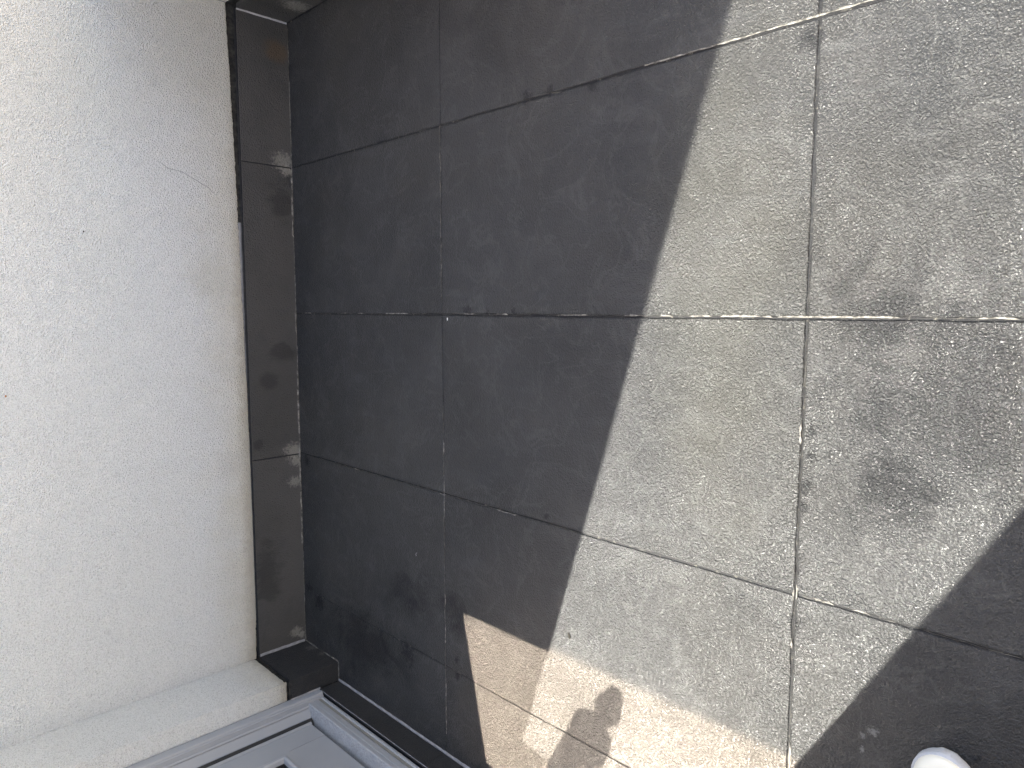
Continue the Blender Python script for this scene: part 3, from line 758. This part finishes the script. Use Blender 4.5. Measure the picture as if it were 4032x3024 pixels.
for s_ in 'LR':
    a = J['ankle' + s_][0]; tr['cuff' + s_] = (a + Vector((0.004, 0, 0.035)), 0.070)
skin('trousers', tr, [('pelvis', 'waist'), ('pelvis', 'hipL'), ('hipL', 'kneeL'), ('kneeL', 'cuffL'), ('pelvis', 'hipR'), ('hipR', 'kneeR'), ('kneeR', 'cuffR')], 'pelvis', M['denim'], per)
ju = sub_(['waist', 'chest', 'neck0', 'shL', 'elL', 'shR', 'elR'], 0.022)
ju['hem'] = (J['pelvis'][0] + Vector((0.01, 0, 0.01)), (0.165, 0.185)); ju['neck0'] = (J['neck0'][0] - Vector((0.01, 0, 0.03)), 0.075)
for s_ in 'LR': ju['cuff' + s_] = (J['el' + s_][0].lerp(J['wr' + s_][0], 0.86), 0.042)
skin('jumper', ju, [('hem', 'waist'), ('waist', 'chest'), ('chest', 'neck0'), ('chest', 'shL'), ('shL', 'elL'), ('elL', 'cuffL'), ('chest', 'shR'), ('shR', 'elR'), ('elR', 'cuffR')], 'chest', M['knit'], per)
hr = {'a': (Vector((-0.625, -1.585, 1.725)), (0.088, 0.086)), 'b': (Vector((-0.665, -1.585, 1.66)), (0.080, 0.084)), 'c': (Vector((-0.675, -1.582, 1.58)), (0.050, 0.066))}
skin('hair', hr, [('a', 'b'), ('b', 'c')], 'b', M['hair'], per)
for sy in (-1, 1):
    e = obj('eye', [(0.012 * math.cos(a) * math.cos(b), 0.012 * math.sin(a) * math.cos(b), 0.012 * math.sin(b)) for b in (-1.2, -0.6, 0, 0.6, 1.2) for a in [i * math.tau / 8 for i in range(8)]],
            [(r_ * 8 + i, r_ * 8 + (i + 1) % 8, (r_ + 1) * 8 + (i + 1) % 8, (r_ + 1) * 8 + i) for r_ in range(4) for i in range(8)], M['lace'], per, True)
    e.location = (-0.517, -1.590 + sy * 0.032, 1.652)

def make_shoe(toe, yaw):
    """lofted trainer: sole, upper, toe cap stitching and laces; origin at the toe tip, pointing along +x"""
    L = 0.285
    c, s_ = math.cos(yaw), math.sin(yaw)
    def W(x, y, z): return (toe[0] + x * c - y * s_, toe[1] + x * s_ + y * c, z)
    def half(t_):            # half width from toe (0) to heel (1)
        if t_ < 0.20: return 0.0505 * math.sqrt(max(0.0, 1 - ((0.20 - t_) / 0.20) ** 2)) ** 0.92
        if t_ < 0.62: return 0.0505 + (0.037 - 0.0505) * ((t_ - 0.20) / 0.42) ** 1.4
        if t_ < 0.86: return 0.037
        return 0.037 * math.sqrt(max(0.0, 1 - ((t_ - 0.86) / 0.142) ** 2))
    def topz(t_):
        return 0.034 + 0.022 * min(1, t_ / 0.16) ** 0.6 + 0.052 * max(0, min(1, (t_ - 0.22) / 0.38)) ** 1.2
    ts = [0.0005, 0.004, 0.012, 0.025, 0.045, 0.07, 0.10, 0.14, 0.19, 0.26, 0.34, 0.44, 0.54, 0.64, 0.74, 0.84, 0.92, 0.97, 0.995, 0.9995]
    # sole
    v = []; f = []; ring = [(-1, 0.0), (-1.06, 0.006), (-1.07, 0.020), (-1.03, 0.027), (1.03, 0.027), (1.07, 0.020), (1.06, 0.006), (1, 0.0)]
    for t_ in ts:
        for a, z in ring: v.append(W(-t_ * L + (0.003 if t_ < 0.01 else 0), half(t_) * a + (0.0015 if a > 0 else -0.0015), 0.0012 + z + 0.006 * max(0, 0.12 - t_) / 0.12))
    k = len(ring)
    for i in range(len(ts) - 1):
        for a in range(k): f.append((i * k + a, i * k + (a + 1) % k, (i + 1) * k + (a + 1) % k, (i + 1) * k + a))
    f.append(tuple(range(k))); f.append(tuple(range((len(ts) - 1) * k, len(ts) * k))[::-1])
    obj('sole', v, f, M['sole'], sh, True)
    v = []; f = []; n_ = 13
    for t_ in ts:
        h = topz(t_); w = half(t_)
        for i in range(n_):
            a = math.pi * i / (n_ - 1)
            e = 0.72 if t_ < 0.4 else 0.85
            yy = w * math.copysign(abs(math.cos(a)) ** e, math.cos(a)); zz = 0.026 + (h - 0.026) * math.sin(a) ** 0.80
            v.append(W(-0.0015 - t_ * L * 0.985, yy * 1.0, zz + 0.006 * max(0, 0.12 - t_) / 0.12))
    for i in range(len(ts) - 1):
        for a in range(n_ - 1): f.append((i * n_ + a, i * n_ + a + 1, (i + 1) * n_ + a + 1, (i + 1) * n_ + a))
    f.append(tuple(range(n_))); f.append(tuple(range((len(ts) - 1) * n_, len(ts) * n_))[::-1])
    obj('upper', v, f, M['leather'], sh, True)
    for q in range(4):
        t_ = 0.36 + 0.075 * q
        tube('lace', [W(-t_ * L, 0.024 * u, topz(t_) + 0.0035 - 0.010 * u * u) for u in (-1, -0.5, 0, 0.5, 1)], 0.0028, M['lace'], sh)
for toe, yaw in (((-0.813, -1.509), R(-4)), ((-1.000, -1.325), R(6))):
    sh = link(bpy.data.objects.new('shoe', None), per)
    sh.empty_display_size = 0.05
    make_shoe(toe, yaw)

ph = empty('smartphone', label='dark smartphone held up in both hands to take the picture', cat='phone')
def cbox(name, x0, x1, y0, y1, z0, z1, mat, bev):
    o = box(name, x0, x1, y0, y1, z0, z1, mat, ph, bev, 3)
    o.data.transform(Matrix(((CX.x, CY.x, CZ.x, CP.x), (CX.y, CY.y, CZ.y, CP.y), (CX.z, CY.z, CZ.z, CP.z), (0, 0, 0, 1))))
    return o
cbox('case', -0.020, 0.130, -0.058, 0.016, 0.0125, 0.0205, M['phone'], 0.003)
cbox('screen', -0.016, 0.126, -0.054, 0.012, 0.0207, 0.0213, M['rubber'], 0.0002)

cr = tube('crack', [(x, 0.9846, z) for x, z in ((0.56, 0.53), (0.545, 0.505), (0.533, 0.486), (0.531, 0.46), (0.527, 0.437), (0.513, 0.41), (0.503, 0.387), (0.488, 0.362), (0.482, 0.344), (0.466, 0.331), (0.459, 0.319))],
          [0.0002, 0.0006, 0.0008, 0.0006, 0.0009, 0.0007, 0.0010, 0.0008, 0.0009, 0.0007, 0.0002], plain('crack_shadow', (0.16, 0.15, 0.13), 0.95), back, 4)
